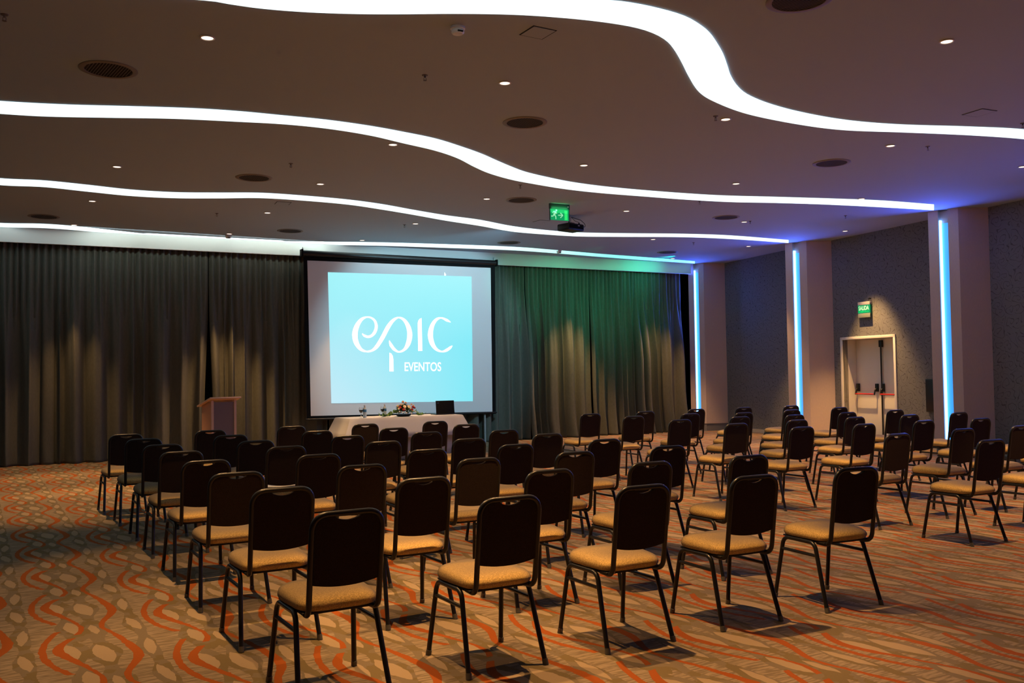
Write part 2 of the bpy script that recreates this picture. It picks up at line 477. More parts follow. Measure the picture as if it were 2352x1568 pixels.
# ------------------------------------------------------------------ luminous ceiling bands
def halfpx(L, ox=0): return [(ox + x / 2, y / 2) for x, y in L]
b1u = halfpx([(370, 0), (500, 8), (650, 35), (790, 75), (870, 120), (910, 155), (945, 205), (970, 250), (990, 305), (1003, 345), (1030, 390), (1070, 428), (1130, 458), (1200, 483), (1300, 510), (1450, 540), (1600, 560), (1800, 574), (2100, 583), (2352, 596)], 1176)
b1l = halfpx([(960, 0), (1050, 15), (1200, 36), (1400, 52), (1600, 60), (1800, 62), (2100, 60)]) + halfpx([(0, 64), (200, 76), (400, 96), (560, 122), (650, 150), (710, 185), (745, 225), (780, 285), (810, 345), (855, 415), (910, 455), (1050, 512), (1200, 548), (1400, 582), (1550, 597), (1800, 606), (2100, 619), (2352, 637)], 1176)
b2u = halfpx([(0, 466), (300, 482), (600, 490), (900, 500), (1100, 513), (1300, 532), (1500, 552), (1700, 580), (1850, 607), (2000, 638), (2120, 675), (2210, 707), (2290, 742)]) + halfpx([(0, 768), (60, 790), (150, 812), (280, 838), (450, 860), (700, 882), (950, 898), (1200, 905), (1500, 914), (1700, 922), (1938, 940)], 1176)
b2l = halfpx([(0, 520), (200, 532), (500, 538), (800, 543), (1100, 557), (1300, 568), (1500, 588), (1700, 620), (1850, 655), (2000, 690), (2100, 724), (2180, 765), (2250, 795)]) + halfpx([(0, 824), (100, 843), (240, 866), (400, 884), (600, 900), (800, 915), (1000, 926), (1200, 930), (1400, 936), (1600, 945), (1800, 956), (1938, 964)], 1176)
b3u = halfpx([(0, 820), (200, 830), (400, 850), (600, 872), (800, 884), (1000, 886), (1200, 887), (1400, 900), (1600, 918), (1750, 938), (1900, 965), (2050, 990), (2200, 1010)]) + halfpx([(0, 1039), (150, 1057), (300, 1068), (500, 1072), (800, 1075), (1000, 1082), (1270, 1103)], 1176)
b3l = halfpx([(0, 848), (200, 857), (400, 878), (600, 898), (800, 908), (1000, 909), (1200, 908), (1400, 920), (1600, 938), (1750, 960), (1900, 985), (2050, 1012), (2200, 1035)]) + halfpx([(0, 1062), (150, 1075), (300, 1084), (500, 1086), (800, 1088), (1000, 1096), (1270, 1114)], 1176)
b4u = halfpx([(0, 1025), (200, 1029), (350, 1040), (560, 1063), (760, 1084), (950, 1100), (1150, 1106), (1400, 1110), (1700, 1113), (2000, 1121)]) + halfpx([(0, 1134), (200, 1149), (400, 1166), (600, 1181), (840, 1200)], 1176)
b4l = halfpx([(0, 1041), (200, 1046), (350, 1056), (560, 1077), (760, 1096), (950, 1108), (1150, 1117), (1400, 1122), (1700, 1126), (2000, 1135)]) + halfpx([(0, 1148), (200, 1162), (400, 1178), (600, 1193), (840, 1209)], 1176)
def plan(L):
    return [(v.x, v.y) for v in (at_z(u, v_, ZC - .006) for u, v_ in L)]
def catmull(P, n):
    P = [Vector(p) for p in P]
    L = [0]
    for a, b in zip(P, P[1:]): L.append(L[-1] + (b - a).length)
    out = []
    for k in range(n):
        s = L[-1] * k / (n - 1); i = 0
        while i < len(L) - 2 and L[i + 1] < s: i += 1
        t = (s - L[i]) / max(1e-9, L[i + 1] - L[i])
        p0 = P[max(0, i - 1)]; p1 = P[i]; p2 = P[i + 1]; p3 = P[min(len(P) - 1, i + 2)]
        d1 = (p2 - p0) / max(1e-6, (p2 - p0).length) * (p2 - p1).length; d2 = (p3 - p1) / max(1e-6, (p3 - p1).length) * (p2 - p1).length
        out.append((2 * t ** 3 - 3 * t * t + 1) * p1 + (t ** 3 - 2 * t * t + t) * d1 + (-2 * t ** 3 + 3 * t * t) * p2 + (t ** 3 - t * t) * d2)
    return out
def band_obj(U, L, m, label, clampw=False):
    n = 220
    a = catmull(U, n); b = catmull(L, n)
    if clampw:
        for q in a + b: q.y = min(q.y, YW(q.x) - .175)
        for q, r in zip(a, b):
            if r.y - q.y < .03: q.y = r.y - .12
    bm = B()
    for z in (ZC - .012,):
        A = [bm.verts.new((q.x, q.y, z)) for q in a]; Bv = [bm.verts.new((q.x, q.y, z)) for q in b]
        A2 = [bm.verts.new((q.x, q.y, ZC - .0005)) for q in a]; B2 = [bm.verts.new((q.x, q.y, ZC - .0005)) for q in b]
    for i in range(n - 1):
        bm.faces.new((A[i], A[i + 1], Bv[i + 1], Bv[i])); bm.faces.new((A[i], A2[i], A2[i + 1], A[i + 1]))
        bm.faces.new((Bv[i], Bv[i + 1], B2[i + 1], B2[i])); bm.faces.new((A2[i], B2[i], B2[i + 1], A2[i + 1]))
    for i in (0, n - 1): bm.faces.new((A[i], Bv[i], B2[i], A2[i]))
    o = obj('ceiling_light_band', bm, m, None, False)
    return tag(o, label, 'ceiling light', 'wavy light bands across the ceiling')
p1u = [(-4.6, 6.9), (-2.5, 7.2), (-.5, 6.95), (1.0, 6.42), (2.3, 5.98), (3.2, 5.62)] + plan(b1u) + [(12.0, 5.95), (13.42, 5.86)]
p1l = [(-4.6, 7.35), (-2.5, 7.55), (-.5, 7.25), (.6, 6.92)] + plan(b1l) + [(12.0, 6.25), (13.40, 6.24)]
band_obj(p1u, p1l, M_band, 'broad white glowing ceiling band with a strong S-bend, nearest the camera')
def ext(P, dys): return [(P[0][0] - 4.4, P[0][1] + dys[0]), (P[0][0] - 2.2, P[0][1] + dys[1])] + P
band_obj(ext(plan(b2u), (.5, .4)), ext(plan(b2l), (.5, .4)), M_band, 'white glowing ceiling band reaching the pillar right of the exit door')
band_obj(ext(plan(b3u), (-.5, -.3)), ext(plan(b3l), (-.5, -.3)), M_band, 'white glowing ceiling band passing just behind the projector')
p4u, p4l = plan(b4u), plan(b4l)
band_obj(ext(p4u, (-.2, -.1)), ext(p4l, (-.2, -.1)), M_band4, 'thin glowing ceiling band beside the curtains, turning green at its right end', True)

# ------------------------------------------------------------------ downlights
ORD = ['zeroth', 'first', 'second', 'third', 'fourth', 'fifth', 'sixth', 'seventh', 'eighth']
GX = [1.38, 4.03, 6.65, 9.35, 11.92, 14.36]
GY = [17.4, 14.95, 12.42, 9.9, 7.37, 4.77]
LP = {}      # (row, col)
for r, row in enumerate([[(1.25, 17.56), (3.87, 17.5), (6.4, 17.28), None, (11.63, 17.28), (14.15, 17.16)],
                         [(1.32, 15.09), (3.93, 15.0), (6.56, 15.01), None, (11.72, 14.82), (14.32, 14.81)],
                         [(1.38, 12.51), (4.0, 12.44), (6.62, 12.42), (9.24, 12.38), (11.89, 12.39), (14.52, 12.38)],
                         [None, (4.07, 9.94), (6.69, 9.86), (9.34, 9.88), (12.01, 9.9), None],
                         [(1.48, 7.43), (4.13, 7.36), (6.84, 7.37), (9.47, 7.36), (12.11, 7.34), None],
                         [(1.45, 4.8), (3.25, 4.78), (6.86, 4.76), (9.5, 4.75), (12.1, 4.75), None],
                         [(1.45, 2.2), (4.2, 2.2), (6.9, 2.2), (9.5, 2.2), (12.0, 2.2), None]]):
    for c_, q in enumerate(row):
        if q: LP[(r, c_)] = q
lamp_bm_rim = lathe([(.047, 0), (.058, 0), (.060, -.006), (.050, -.010), (.044, -.004)], 24)
lamp_bm_disc = lathe([(0, -.0055), (.044, -.0055), (.044, -.001), (0, -.001)], 24)
dl0 = thing('downlight', '', 'ceiling light', (0, 0, ZC), 0, 'warm recessed downlights in the ceiling')
obj('trim_ring', lamp_bm_rim, M_lamprim, dl0); obj('lamp_lens', lamp_bm_disc, M_lamp, dl0)
AIM = {(4, 0): (1.8, 5.65), (0, 2): (6.5, 16.4), (1, 2): (6.5, 14.3), (0, 0): (1.2, 17.25), (0, 1): (3.9, 17.2)}
PW = {(4, 0): 1.1, (0, 0): 1.1, (0, 1): 1.4, (0, 2): .3, (1, 2): .45, (5, 0): .28, (5, 1): 1.35, (5, 2): .9, (6, 0): .3, (6, 1): .45, (6, 2): .5, (2, 5): 2.5, (0, 4): 1.3, (0, 5): 1.2}
first = True
cnt = {}
for (r, c_), (x, y) in sorted(LP.items()):
    o = dl0 if first else copy_tree(dl0)
    first = False
    o.location = (x, y, ZC)
    cnt[r] = cnt.get(r, 0) + 1
    o['label'] = 'warm recessed downlight, %s row from the curtain wall, %s from the left' % (ORD[r + 1], ORD[cnt[r]])
    sd = bpy.data.lights.new('downlight_beam', 'SPOT')
    sd.energy = SPOT_W * PW.get((r, c_), 1.0); sd.color = SPOT_COL
    sd.spot_size = math.radians(56); sd.spot_blend = .5; sd.shadow_soft_size = .03
    so = bpy.data.objects.new('downlight_beam', sd); C.objects.link(so)
    so.location = (0, 0, -.03); so.parent = o
    ax, ay = AIM.get((r, c_), (x, y))
    dv = Vector((ax - x, ay - y, -ZC))
    so.rotation_euler = dv.to_track_quat('-Z', 'Y').to_euler()

# green wash lamps over the right-hand curtain
wash(9.9, 15.9, 4.08, 10.3, 17.9, 3.5, (.0, 1, .50), 42, 56, name='green_wash_lamp')
for gx_ in (11.4, 13.0):
    wash(gx_, 15.7, 4.08, gx_ + .1, 18.0, 3.0, (.0, 1, .45), 125, 74, name='green_wash_lamp')
wash(13.9, 16.7, 4.1, 13.8, 18.0, 4.05, (.0, 1, .65), 38, 74, name='green_wash_lamp')
wash(15.0, 17.1, 3.6, 14.5, 18.1, 1.6, (.06, .12, 1), 40, 60, name='blue_led_fill')  # added spot, imitates the pillar LED's blue glow on the curtain
gl = bpy.data.lights.new('bulkhead_fill', 'AREA'); gl.shape = 'RECTANGLE'; gl.size = 4.6; gl.size_y = .02; gl.energy = 6; gl.color = (.85, 1, .88); gl.spread = math.radians(120)  # added strip light, brightens the bulkhead in place of the last band's spill
go = bpy.data.objects.new('bulkhead_fill', gl); C.objects.link(go); go.location = (3.7, 17.72, 4.162)
go.rotation_euler = Vector((-.03, 1, -.30)).to_track_quat('-Z', 'Y').to_euler()

# ------------------------------------------------------------------ vents, detectors, sprinklers, hatches
v0_ = thing('air_vent', '', 'vent', (0, 0, ZC), 0, 'round dark slotted vents in the ceiling')
R = .195
obj('rim', lathe([(R, -.001), (R, -.008), (R + .03, -.010), (R + .045, -.004), (R + .045, -.001)], 40), M_rim, v0_)
obj('duct_opening', lathe([(0, -.002), (R, -.002), (R, -.001), (0, -.001)], 40), M_void, v0_)
bm = B()
for k in range(-8, 9):
    xx = k * .0235; h = math.sqrt(max(0, R * R - xx * xx)) - .002
    if h > .01: add_box(bm, xx - .003, xx + .003, -h, h, -.005, -.0025)
obj('slats', bm, M_grille, v0_, False)
VN = [((.88, 8.60), 'round slotted vent, large and dark, at the upper left of the picture'), ((4.98, 8.45), 'round slotted vent between the first and second light bands, left of the S-bend'),
      ((3.08, 12.44), 'round slotted vent just above the third light band, left of centre'), ((7.16, 12.29), 'round slotted vent on the ceiling just left of the hanging exit sign'),
      ((9.56, 8.34), 'round slotted vent under the right end of the broad S-bend band'), ((.75, 16.87), 'round slotted vent at the far left near the curtains'),
      ((4.8, 16.72), 'round slotted vent close to the curtains, left of the projection screen'), ((9.26, 16.43), 'round slotted vent close above the right half of the screen'),
      ((11.25, 12.17), 'round slotted vent to the right of the projector'), ((13.31, 16.32), 'round slotted vent nearest the pillar beside the curtains'), ((5.12, 4.72), 'round slotted vent cut off by the top edge, above the S-bend band')]
for i, (q, lb) in enumerate(VN):
    o = v0_ if i == 0 else copy_tree(v0_)
    o.location = (q[0], q[1], ZC); o['label'] = lb; o.rotation_euler = (0, 0, .12)
sm = thing('smoke_detector', 'white dome smoke detector below the broad band near the top centre', 'smoke detector', (3.14, 6.33, ZC), 0, 'ceiling detectors')
obj('base', lathe([(0, -.001), (.056, -.001), (.058, -.018), (.05, -.022), (0, -.022)], 28), M_plast, sm)
obj('sensor_dome', lathe([(.048, -.02), (.050, -.045), (.040, -.056), (0, -.058)], 28), M_plast, sm)
obj('vent_slot', box(-.022, .022, -.052, -.04, -.05, -.038, .002), M_dark, sm)
for (x, y), lb in (((3.89, 17.68), 'small brown dome detector touching the last light band, left of the screen'), ((10.87, 17.05), 'tiny dome detector at the last light band, right of the screen')):
    o = copy_tree(sm); o.location = (x, y, ZC); o['label'] = lb; o.scale = (1.0, 1.0, 1.1)
sk = thing('sprinkler', '', 'sprinkler', (0, 0, ZC), 0, 'fire sprinklers on the ceiling')
obj('escutcheon', lathe([(0, -.001), (.035, -.001), (.030, -.008), (0, -.009)], 20), M_grille, sk)
bm = B(); add_tube(bm, [(0, 0, -.006), (0, 0, -.03)], .010, 8); add_tube(bm, [(-.012, 0, -.03), (-.014, 0, -.05), (0, 0, -.06)], .003, 6); add_tube(bm, [(.012, 0, -.03), (.014, 0, -.05), (0, 0, -.06)], .003, 6)
obj('sprinkler_head', bm, M_grille, sk)
sk.scale = (.8, .8, .8)
obj('deflector', lathe([(0, -.060), (.020, -.060), (.020, -.063), (0, -.063)], 14), M_grille, sk)
SPK = [((976, 175), 'fire sprinkler in the middle of the ceiling between the first two bands'), ((10, 36), 'fire sprinkler at the upper left corner of the picture'), ((668, 377), 'fire sprinkler above and right of the vent over the third band'),
       ((498, 491), 'fire sprinkler left of the square hatch near the curtains'), ((929, 517), 'fire sprinkler just left of a downlight above the projection screen'), ((1647, 269), 'fire sprinkler touching the downlight under the S-bend'),
       ((2131, 338), 'fire sprinkler right of the downlight under the first band, right side'), ((1607, 463), 'fire sprinkler on the second band, right of the exit sign'), ((1710, 509), 'fire sprinkler touching the downlight right of the projector'),
       ((1593, 558), 'fire sprinkler above the pillar beside the curtains'), ((1195, 426), 'fire sprinkler above the vent beside the hanging exit sign'), ((1942, 496), 'fire sprinkler left of the pillar right of the exit door'), ((2349, 285), 'fire sprinkler cut off by the right edge at the first band')]
for i, (q, lb) in enumerate(SPK):
    o = sk if i == 0 else copy_tree(sk)
    p = at_z(q[0], q[1], ZC - .01); 
    if q == (1710, 509): p.x += .08; p.y -= .06
    if q == (1647, 269): p.x -= .02
    o.location = (p.x, p.y, ZC); o['label'] = lb
def hatch(cs, lb):
    P4 = [at_z(u, v, ZC - .004) for u, v in cs]
    c = sum(P4, Vector()) / 4
    ax = ((P4[3] - P4[0]) + (P4[2] - P4[1])); ang = math.atan2(ax.y, ax.x)
    sa = ((P4[3] - P4[0]).length + (P4[2] - P4[1]).length) / 4; sb = ((P4[1] - P4[0]).length + (P4[2] - P4[3]).length) / 4
    sa = min(max(sa, .08), .36); sb = min(max(sb, .08), .36)
    t = thing('access_hatch', lb, 'ceiling hatch', (c.x, c.y, ZC), ang, 'square access hatches in the ceiling')
    bm = B(); g = .010  # dark strips stand in for the shadowed gap around the cover
    add_box(bm, -sa, sa, -sb, -sb + g, -.003, -.0005); add_box(bm, -sa, sa, sb - g, sb, -.003, -.0005)
    add_box(bm, -sa, -sa + g, -sb + g, sb - g, -.003, -.0005); add_box(bm, sa - g, sa, -sb + g, sb - g, -.003, -.0005)
    obj('gap_ring', bm, M_dark, t, False)
    obj('cover', box(-sa + g, sa - g, -sb + g, sb - g, -.005, -.0005), M_ceil, t, False)
hatch([(1196, 81), (1222, 59), (1282, 71), (1243, 91)], 'square ceiling hatch under the broad band, near the top centre')
hatch([(2206, 264), (2259, 250), (2292, 255), (2242, 269)], 'square ceiling hatch above the first band at the right')
hatch([(628, 469), (638, 463), (671, 465), (662, 471)], 'square ceiling hatch under the third band, left of centre')
hatch([(1224, 510), (1240, 505), (1262, 507), (1247, 512)], 'square ceiling hatch left of the projector')

# ------------------------------------------------------------------ curtains
def curtain(x0, x1, label, seed, amp=.055, flare=0, slit0=0, slit1=0, lean=0, zb=.004):
    rnd = random.Random(seed)
    n = int((x1 - x0) / .0125); zs = [3.975, 3.90, 3.7, 3.4, 3.0, 2.6, 2.2, 1.8, 1.4, 1.0, .7, .45, .25, .12, .05, zb]
    # pleat phases: dense at the heading, merging to broad folds lower down
    kt, kb = [0], [0]
    pt = []; pb = []; x = x0; ph = 0
    Pk = []; 
    while x < x1 + .3: 
        s = rnd.uniform(.085, .135); Pk.append((x, s, rnd.uniform(.6, 1.15))); x += s
    Pb = []; x = x0 - .05
    while x < x1 + .3:
        s = rnd.choice([rnd.uniform(.12, .18), rnd.uniform(.17, .27), rnd.uniform(.26, .42)]); Pb.append((x, s, rnd.uniform(.5, 1.3), rnd.uniform(-.8, .8))); x += s
    def ev(Pl, x):
        lo = 0
        for q in Pl:
            if q[0] <= x < q[0] + q[1]:
                t = (x - q[0]) / q[1]
                return q[2] * max(0, 0.5 - 0.5 * math.cos(2 * PI * t)) ** .85, (q[3] if len(q) > 3 else 0) * math.sin(2 * PI * t)
        return 0, 0
    bm = B(); rows = []
    ln1 = [rnd.uniform(-1, 1) for _ in range(40)]
    for z in zs:
        b = min(1, max(0, (3.6 - z) / 1.9)); b = b * b * (3 - 2 * b)
        low = max(0, (1.2 - z) / 1.2)
        row = []
        for i in range(n + 1):
            u = i / n; x = x0 + (x1 - x0) * u
            q = (x - x0) / .7; k = int(q); lf = ln1[k % 40] * (1 - q + k) + ln1[(k + 1) % 40] * (q - k)
            xs = x + .05 * lf * (3.9 - z) / 3.9
            ft, _ = ev(Pk, x + .004 * math.sin(z * 3)); fb, sh = ev(Pb, min(max(xs, x0), x1))
            y = -(amp * 1.35 * ft * (1 - b * .8) + amp * 3.4 * fb * b)
            y += -low * low * flare * (.4 + fb) + .006 * math.sin(x * 40 + z * 9) * low
            xx = x + sh * .05 * b
            if slit0: xx += slit0 * max(0, 1 - u * 6) * max(0, min(1, (2.7 - z) / 1.6))
            if slit1: xx -= slit1 * max(0, 1 - (1 - u) * 6) * max(0, min(1, (2.7 - z) / 1.6))
            xx += lean * (3.9 - z) * (u - .5)
            xx = min(max(xx, x0), x1)
            row.append(bm.verts.new((xx, YW(xx) + y + .02, z)))
        rows.append(row)
    for a, c2 in zip(rows, rows[1:]):
        for i in range(n): bm.faces.new((a[i], a[i + 1], c2[i + 1], c2[i]))
    o = obj('curtain', bm, M_curt, None, True)
    md = o.modifiers.new('thickness', 'SOLIDIFY'); md.thickness = .003; md.offset = 1
    return tag(o, label, 'curtain', 'pleated floor-length curtains on the back wall')
curtain(-4.9, 3.65, 'long grey-brown pleated curtain left of the lectern', 3, slit1=.07)
curtain(3.66, 5.98, 'grey-brown pleated curtain between the lectern and the projection screen', 5, slit0=.06)
curtain(6.0, 10.57, 'grey-brown pleated curtain behind the projection screen', 8)
curtain(10.61, 12.29, 'pleated curtain lit green above, just right of the screen', 11, flare=.12, amp=.06)
curtain(12.33, 15.05, 'pleated curtain lit green above, beside the first pillar', 14, flare=.10, amp=.06)

# ------------------------------------------------------------------ projection screen
YS = 17.86
scr = thing('projection_screen', 'large pull-down projection screen showing a blue slide with white lettering', 'projection screen', (8.1, YS, 0))
def sc(u, v): 
    q = at_y(u, v, YS); return Vector((q.x - 8.1, 0, q.z))
def quad_slab(c4, y0, y1):
    bm = B(); a = [bm.verts.new((q.x, y0, q.z)) for q in c4]; b = [bm.verts.new((q.x, y1, q.z)) for q in c4]
    bm.faces.new(a); bm.faces.new(b[::-1])
    for i in range(4): bm.faces.new((a[i], b[i], b[(i + 1) % 4], a[(i + 1) % 4]))
    return bm
wtl, wtr, wbr, wbl = sc(706, 598), sc(1127, 615), sc(1131, 945), sc(714, 955)
obj('black_border', quad_slab([sc(697, 590), sc(1137, 608), sc(1139, 950), sc(705, 962)], .004, .008), M_blkm, scr, False)
obj('screen_cloth', quad_slab([wtl, wtr, wbr, wbl], 0, .004), M_screen, scr, False)
sl = [sc(753, 625), sc(1083, 635), sc(1086, 921), sc(761, 926)]
slide = obj('projected_slide', quad_slab(sl, -.003, 0), M_slide, scr, False)
def cz(x, y): return sc(680 + x / 3.484, 550 + y / 3.484)
def ribbon(bm, P, y=-.006):
    pts = [Vector((p[0], p[1])) for p in P]; ws = [p[2] for p in P]
    n = 14 * (len(P) - 1) + 1
    tt = [i / (n - 1) * (len(P) - 1) for i in range(n)]
    C_ = []; Wd = []
    for t in tt:
        i = min(int(t), len(P) - 2); f_ = t - i
        p0 = pts[max(0, i - 1)]; p1 = pts[i]; p2 = pts[i + 1]; p3 = pts[min(len(P) - 1, i + 2)]
        C_.append(.5 * ((2 * p1) + (p2 - p0) * f_ + (2 * p0 - 5 * p1 + 4 * p2 - p3) * f_ * f_ + (3 * p1 - p0 - 3 * p2 + p3) * f_ ** 3))
        Wd.append(ws[i] * (1 - f_) + ws[i + 1] * f_)
    prev = None
    for i in range(n):
        d = (C_[min(n - 1, i + 1)] - C_[max(0, i - 1)]); d.normalize(); nn = Vector((-d.y, d.x)) * Wd[i] / 2
        a = cz(*(C_[i] + nn)); b = cz(*(C_[i] - nn))
        va = bm.verts.new((a.x, y, a.z)); vb = bm.verts.new((b.x, y, b.z))
        if prev: bm.faces.new((prev[0], va, vb, prev[1]))
        prev = (va, vb)
def polyc(bm, P, y=-.006):
    bm.faces.new([bm.verts.new((q.x, y, q.z)) for q in (cz(*p) for p in P)])
bm = B()
ribbon(bm, [(528, 752, 5), (545, 768, 18), (575, 778, 20), (605, 768, 22), (630, 738, 26), (641, 695, 24), (630, 652, 20), (600, 626, 14), (562, 621, 12), (522, 640, 26), (487, 690, 38), (470, 755, 44), (480, 822, 40), (515, 875, 26), (560, 895, 13), (605, 888, 18), (645, 855, 30), (690, 785, 34), (735, 700, 34), (775, 648, 26), (820, 624, 11), (865, 645, 24), (898, 700, 36), (909, 765, 42), (896, 832, 38), (865, 880, 22), (822, 898, 12), (785, 878, 24), (758, 842, 26), (745, 806, 3)])
obj('logo_swash', bm, M_logo, slide, False)
bm = B(); polyc(bm, [(746, 904), (762, 912), (774, 932), (778, 960), (780, 1055), (746, 1055)]); obj('logo_stem', bm, M_logo, slide, False)
bm = B(); polyc(bm, [(972, 668), (977, 648), (988, 634), (1004, 627), (1010, 890), (976, 892)]); obj('logo_letter_i', bm, M_logo, slide, False)
bm = B(); ribbon(bm, [(1237, 662, 3), (1205, 645, 22), (1160, 627, 11), (1120, 642, 24), (1088, 690, 34), (1074, 760, 42), (1087, 828, 38), (1120, 876, 24), (1165, 896, 12), (1205, 884, 24), (1235, 862, 20), (1250, 848, 3)]); obj('logo_letter_c', bm, M_logo, slide, False)
def text_bm(s, w_, h_, bold=.0):
    cu = bpy.data.curves.new('lettering', 'FONT'); cu.body = s; cu.size = 1; cu.offset = bold; cu.resolution_u = 6
    to = bpy.data.objects.new('lettering', cu); C.objects.link(to)
    dg = bpy.context.evaluated_depsgraph_get(); me = bpy.data.meshes.new_from_object(to.evaluated_get(dg))
    bm = B(); bm.from_mesh(me); bpy.data.objects.remove(to); bpy.data.meshes.remove(me)
    xs = [v.co.x for v in bm.verts]; ys = [v.co.y for v in bm.verts]
    x0, x1, y0, y1 = min(xs), max(xs), min(ys), max(ys)
    for v in bm.verts: v.co = Vector(((v.co.x - x0) / (x1 - x0) * w_, (v.co.y - y0) / (y1 - y0) * h_, 0))
    return bm
bm = text_bm('EVENTOS', 1, 1, .012)
for v in bm.verts:
    q = cz(868 + 292 * v.co.x, 1053 - 72 * v.co.y); v.co = Vector((q.x, -.006, q.z))
obj('slide_lettering', bm, M_logo, slide, False)
bm = B(); polyc(bm, [(1187, 262), (1199, 282), (1193, 290), (1187, 286)]); obj('mouse_pointer', bm, M_logo, scr, False)
a, b = sc(692, 577), sc(1141, 600)
zc_ = (sc(694, 583).z + sc(1138, 602).z) / 2 + .0
cas = obj('roller_case', tube([(a.x, .02, zc_), (b.x, .02, zc_)], .062, 18), M_blk, scr)
for xx in (a.x - .006, b.x - .03):
    obj('end_cap', box(xx, xx + .036, -.05, .09, zc_ - .07, zc_ + .075, .008), M_blkm, cas)
for xx in (a.x + .03, b.x - .05):
    obj('bracket', box(xx, xx + .02, .03, .05, zc_ + .05, ZC - .10 if False else zc_ + .13, .002), M_chrome, scr)
q0, q1 = sc(703, 961), sc(1141, 949)
obj('weight_bar', tube([(q0.x, .006, (q0.z + q1.z) / 2), (q1.x, .006, (q0.z + q1.z) / 2)], .018, 12), M_blk, scr)
q = at_y(1114.5, 948, 17.9)
tag(obj('pole', tube([(q.x, 17.92, 0), (q.x, 17.92, .66)], .022, 12), M_pole), 'thin grey upright pole under the right end of the screen', 'pole')

# ------------------------------------------------------------------ speaker table
TX0, TX1, TY0, TY1, TZ = 5.38, 7.50, 15.17, 15.92, .75
tb = thing('folding_table', 'long table under white cloths in front of the screen', 'table', ((TX0 + TX1) / 2, (TY0 + TY1) / 2, 0))
hx, hy = (TX1 - TX0) / 2, (TY1 - TY0) / 2
obj('tabletop', box(-hx + .01, hx - .01, -hy + .01, hy - .01, TZ - .035, TZ - .006, .004), M_wood, tb)
for sx_ in (-1, 1):
    for sy in (-1, 1):
        obj('leg', tube([(sx_ * (hx - .12), sy * (hy - .08), TZ - .035), (sx_ * (hx - .12), sy * (hy - .08), 0)], .016, 10), M_blk, tb)
def cloth(zb, off, flare, label, seed, top=True, wav=.012):
    rnd = random.Random(seed)
    def rim(o, k=10):
        P = []; x0, x1, y0, y1 = TX0 - o, TX1 + o, TY0 - o, TY1 + o
        r = max(.012, o)
        N1, N2 = 60, 24
        for i in range(N1): P.append((x0 + (x1 - x0) * i / N1, y0))
        for i in range(N2): P.append((x1, y0 + (y1 - y0) * i / N2))
        for i in range(N1): P.append((x1 - (x1 - x0) * i / N1, y1))
        for i in range(N2): P.append((x0, y1 - (y1 - y0) * i / N2))
        return P
    base = rim(off); n = len(base); ph = rnd.uniform(0, 6)
    bm = B(); rings = []
    zt = TZ + (.002 if top else -.002)
    levels = [0, .03, .15, .4, .7, 1.0]
    for l in levels:
        z = zt - (zt - zb) * l
        P = rim(off + (.004 if l > 0 else 0) + flare * l)
        row = []
        for i, (x, y) in enumerate(P):
            cx_, cy_ = (TX0 + TX1) / 2, (TY0 + TY1) / 2
            s = wav * l * math.sin(i * .55 + ph) * (1 + .6 * math.sin(i * .17))
            xo = (1 if x > TX1 else -1 if x < TX0 else 0); yo = (1 if y > TY1 else -1 if y < TY0 else 0)
            row.append(bm.verts.new((x + xo * s, y + yo * s, z + (.006 * math.sin(i * .3) * l if l == 1 and zb > .05 else 0))))
        rings.append(row)
    for a, b in zip(rings, rings[1:]):
        for i in range(n): bm.faces.new((a[i], a[(i + 1) % n], b[(i + 1) % n], b[i]))
    if top:
        f = bm.faces.new(rings[0]); bmesh.ops.triangulate(bm, faces=[f])
    o = obj('tablecloth', bm, M_cloth); md = o.modifiers.new('thickness', 'SOLIDIFY'); md.thickness = .002; md.offset = 1
    return tag(o, label, 'tablecloth')
cloth(.006, .006, .015, 'white floor-length cloth under the shorter cloth on the table', 2, top=False, wav=.006)
cloth(.40, .012, .15, 'short white top cloth with flared corners over the speaker table', 4, wav=.012)

ZT = TZ + .004
def wineglass(x, y, lb):
    t = thing('wine_glass', lb, 'glass', (x, y, ZT), 0, 'stemmed glasses of dark drink on the table')
    obj('bowl', lathe([(.004, .085), (.022, .095), (.036, .12), (.038, .15), (.030, .19), (.029, .19), (.036, .15), (.034, .121), (.020, .097), (0, .09)], 20), M_glass, t)
    obj('drink', lathe([(0, .093), (.019, .099), (.033, .121), (.035, .143), (0, .143)], 20), M_wine, t)
    obj('stem', lathe([(0, .09), (.004, .088), (.0035, .02), (.006, .006), (.034, .002), (.034, 0), (0, 0)], 20), M_glass, t)
def bottle(x, y, lb):
    t = thing('water_bottle', lb, 'bottle', (x, y, ZT), 0, 'plastic water bottles on the table')
    obj('body', lathe([(0, 0), (.030, .002), (.032, .02), (.032, .14), (.028, .165), (.013, .19), (.013, .2), (0, .2)], 20), M_water, t)
    obj('label', lathe([(.0325, .10), (.0335, .102), (.0335, .145), (.0325, .147)], 20), M_lab, t)
    obj('cap', lathe([(0, .222), (.015, .222), (.015, .198), (0, .198)], 14), M_plast, t)
wineglass(5.64, 15.36, 'stemmed glass of dark drink at the left end of the table')
bottle(5.715, 15.38, 'clear water bottle at the left end of the table')
wineglass(6.065, 15.42, 'stemmed glass of dark drink beside the flowers')
bottle(6.135, 15.50, 'clear water bottle beside the flowers')
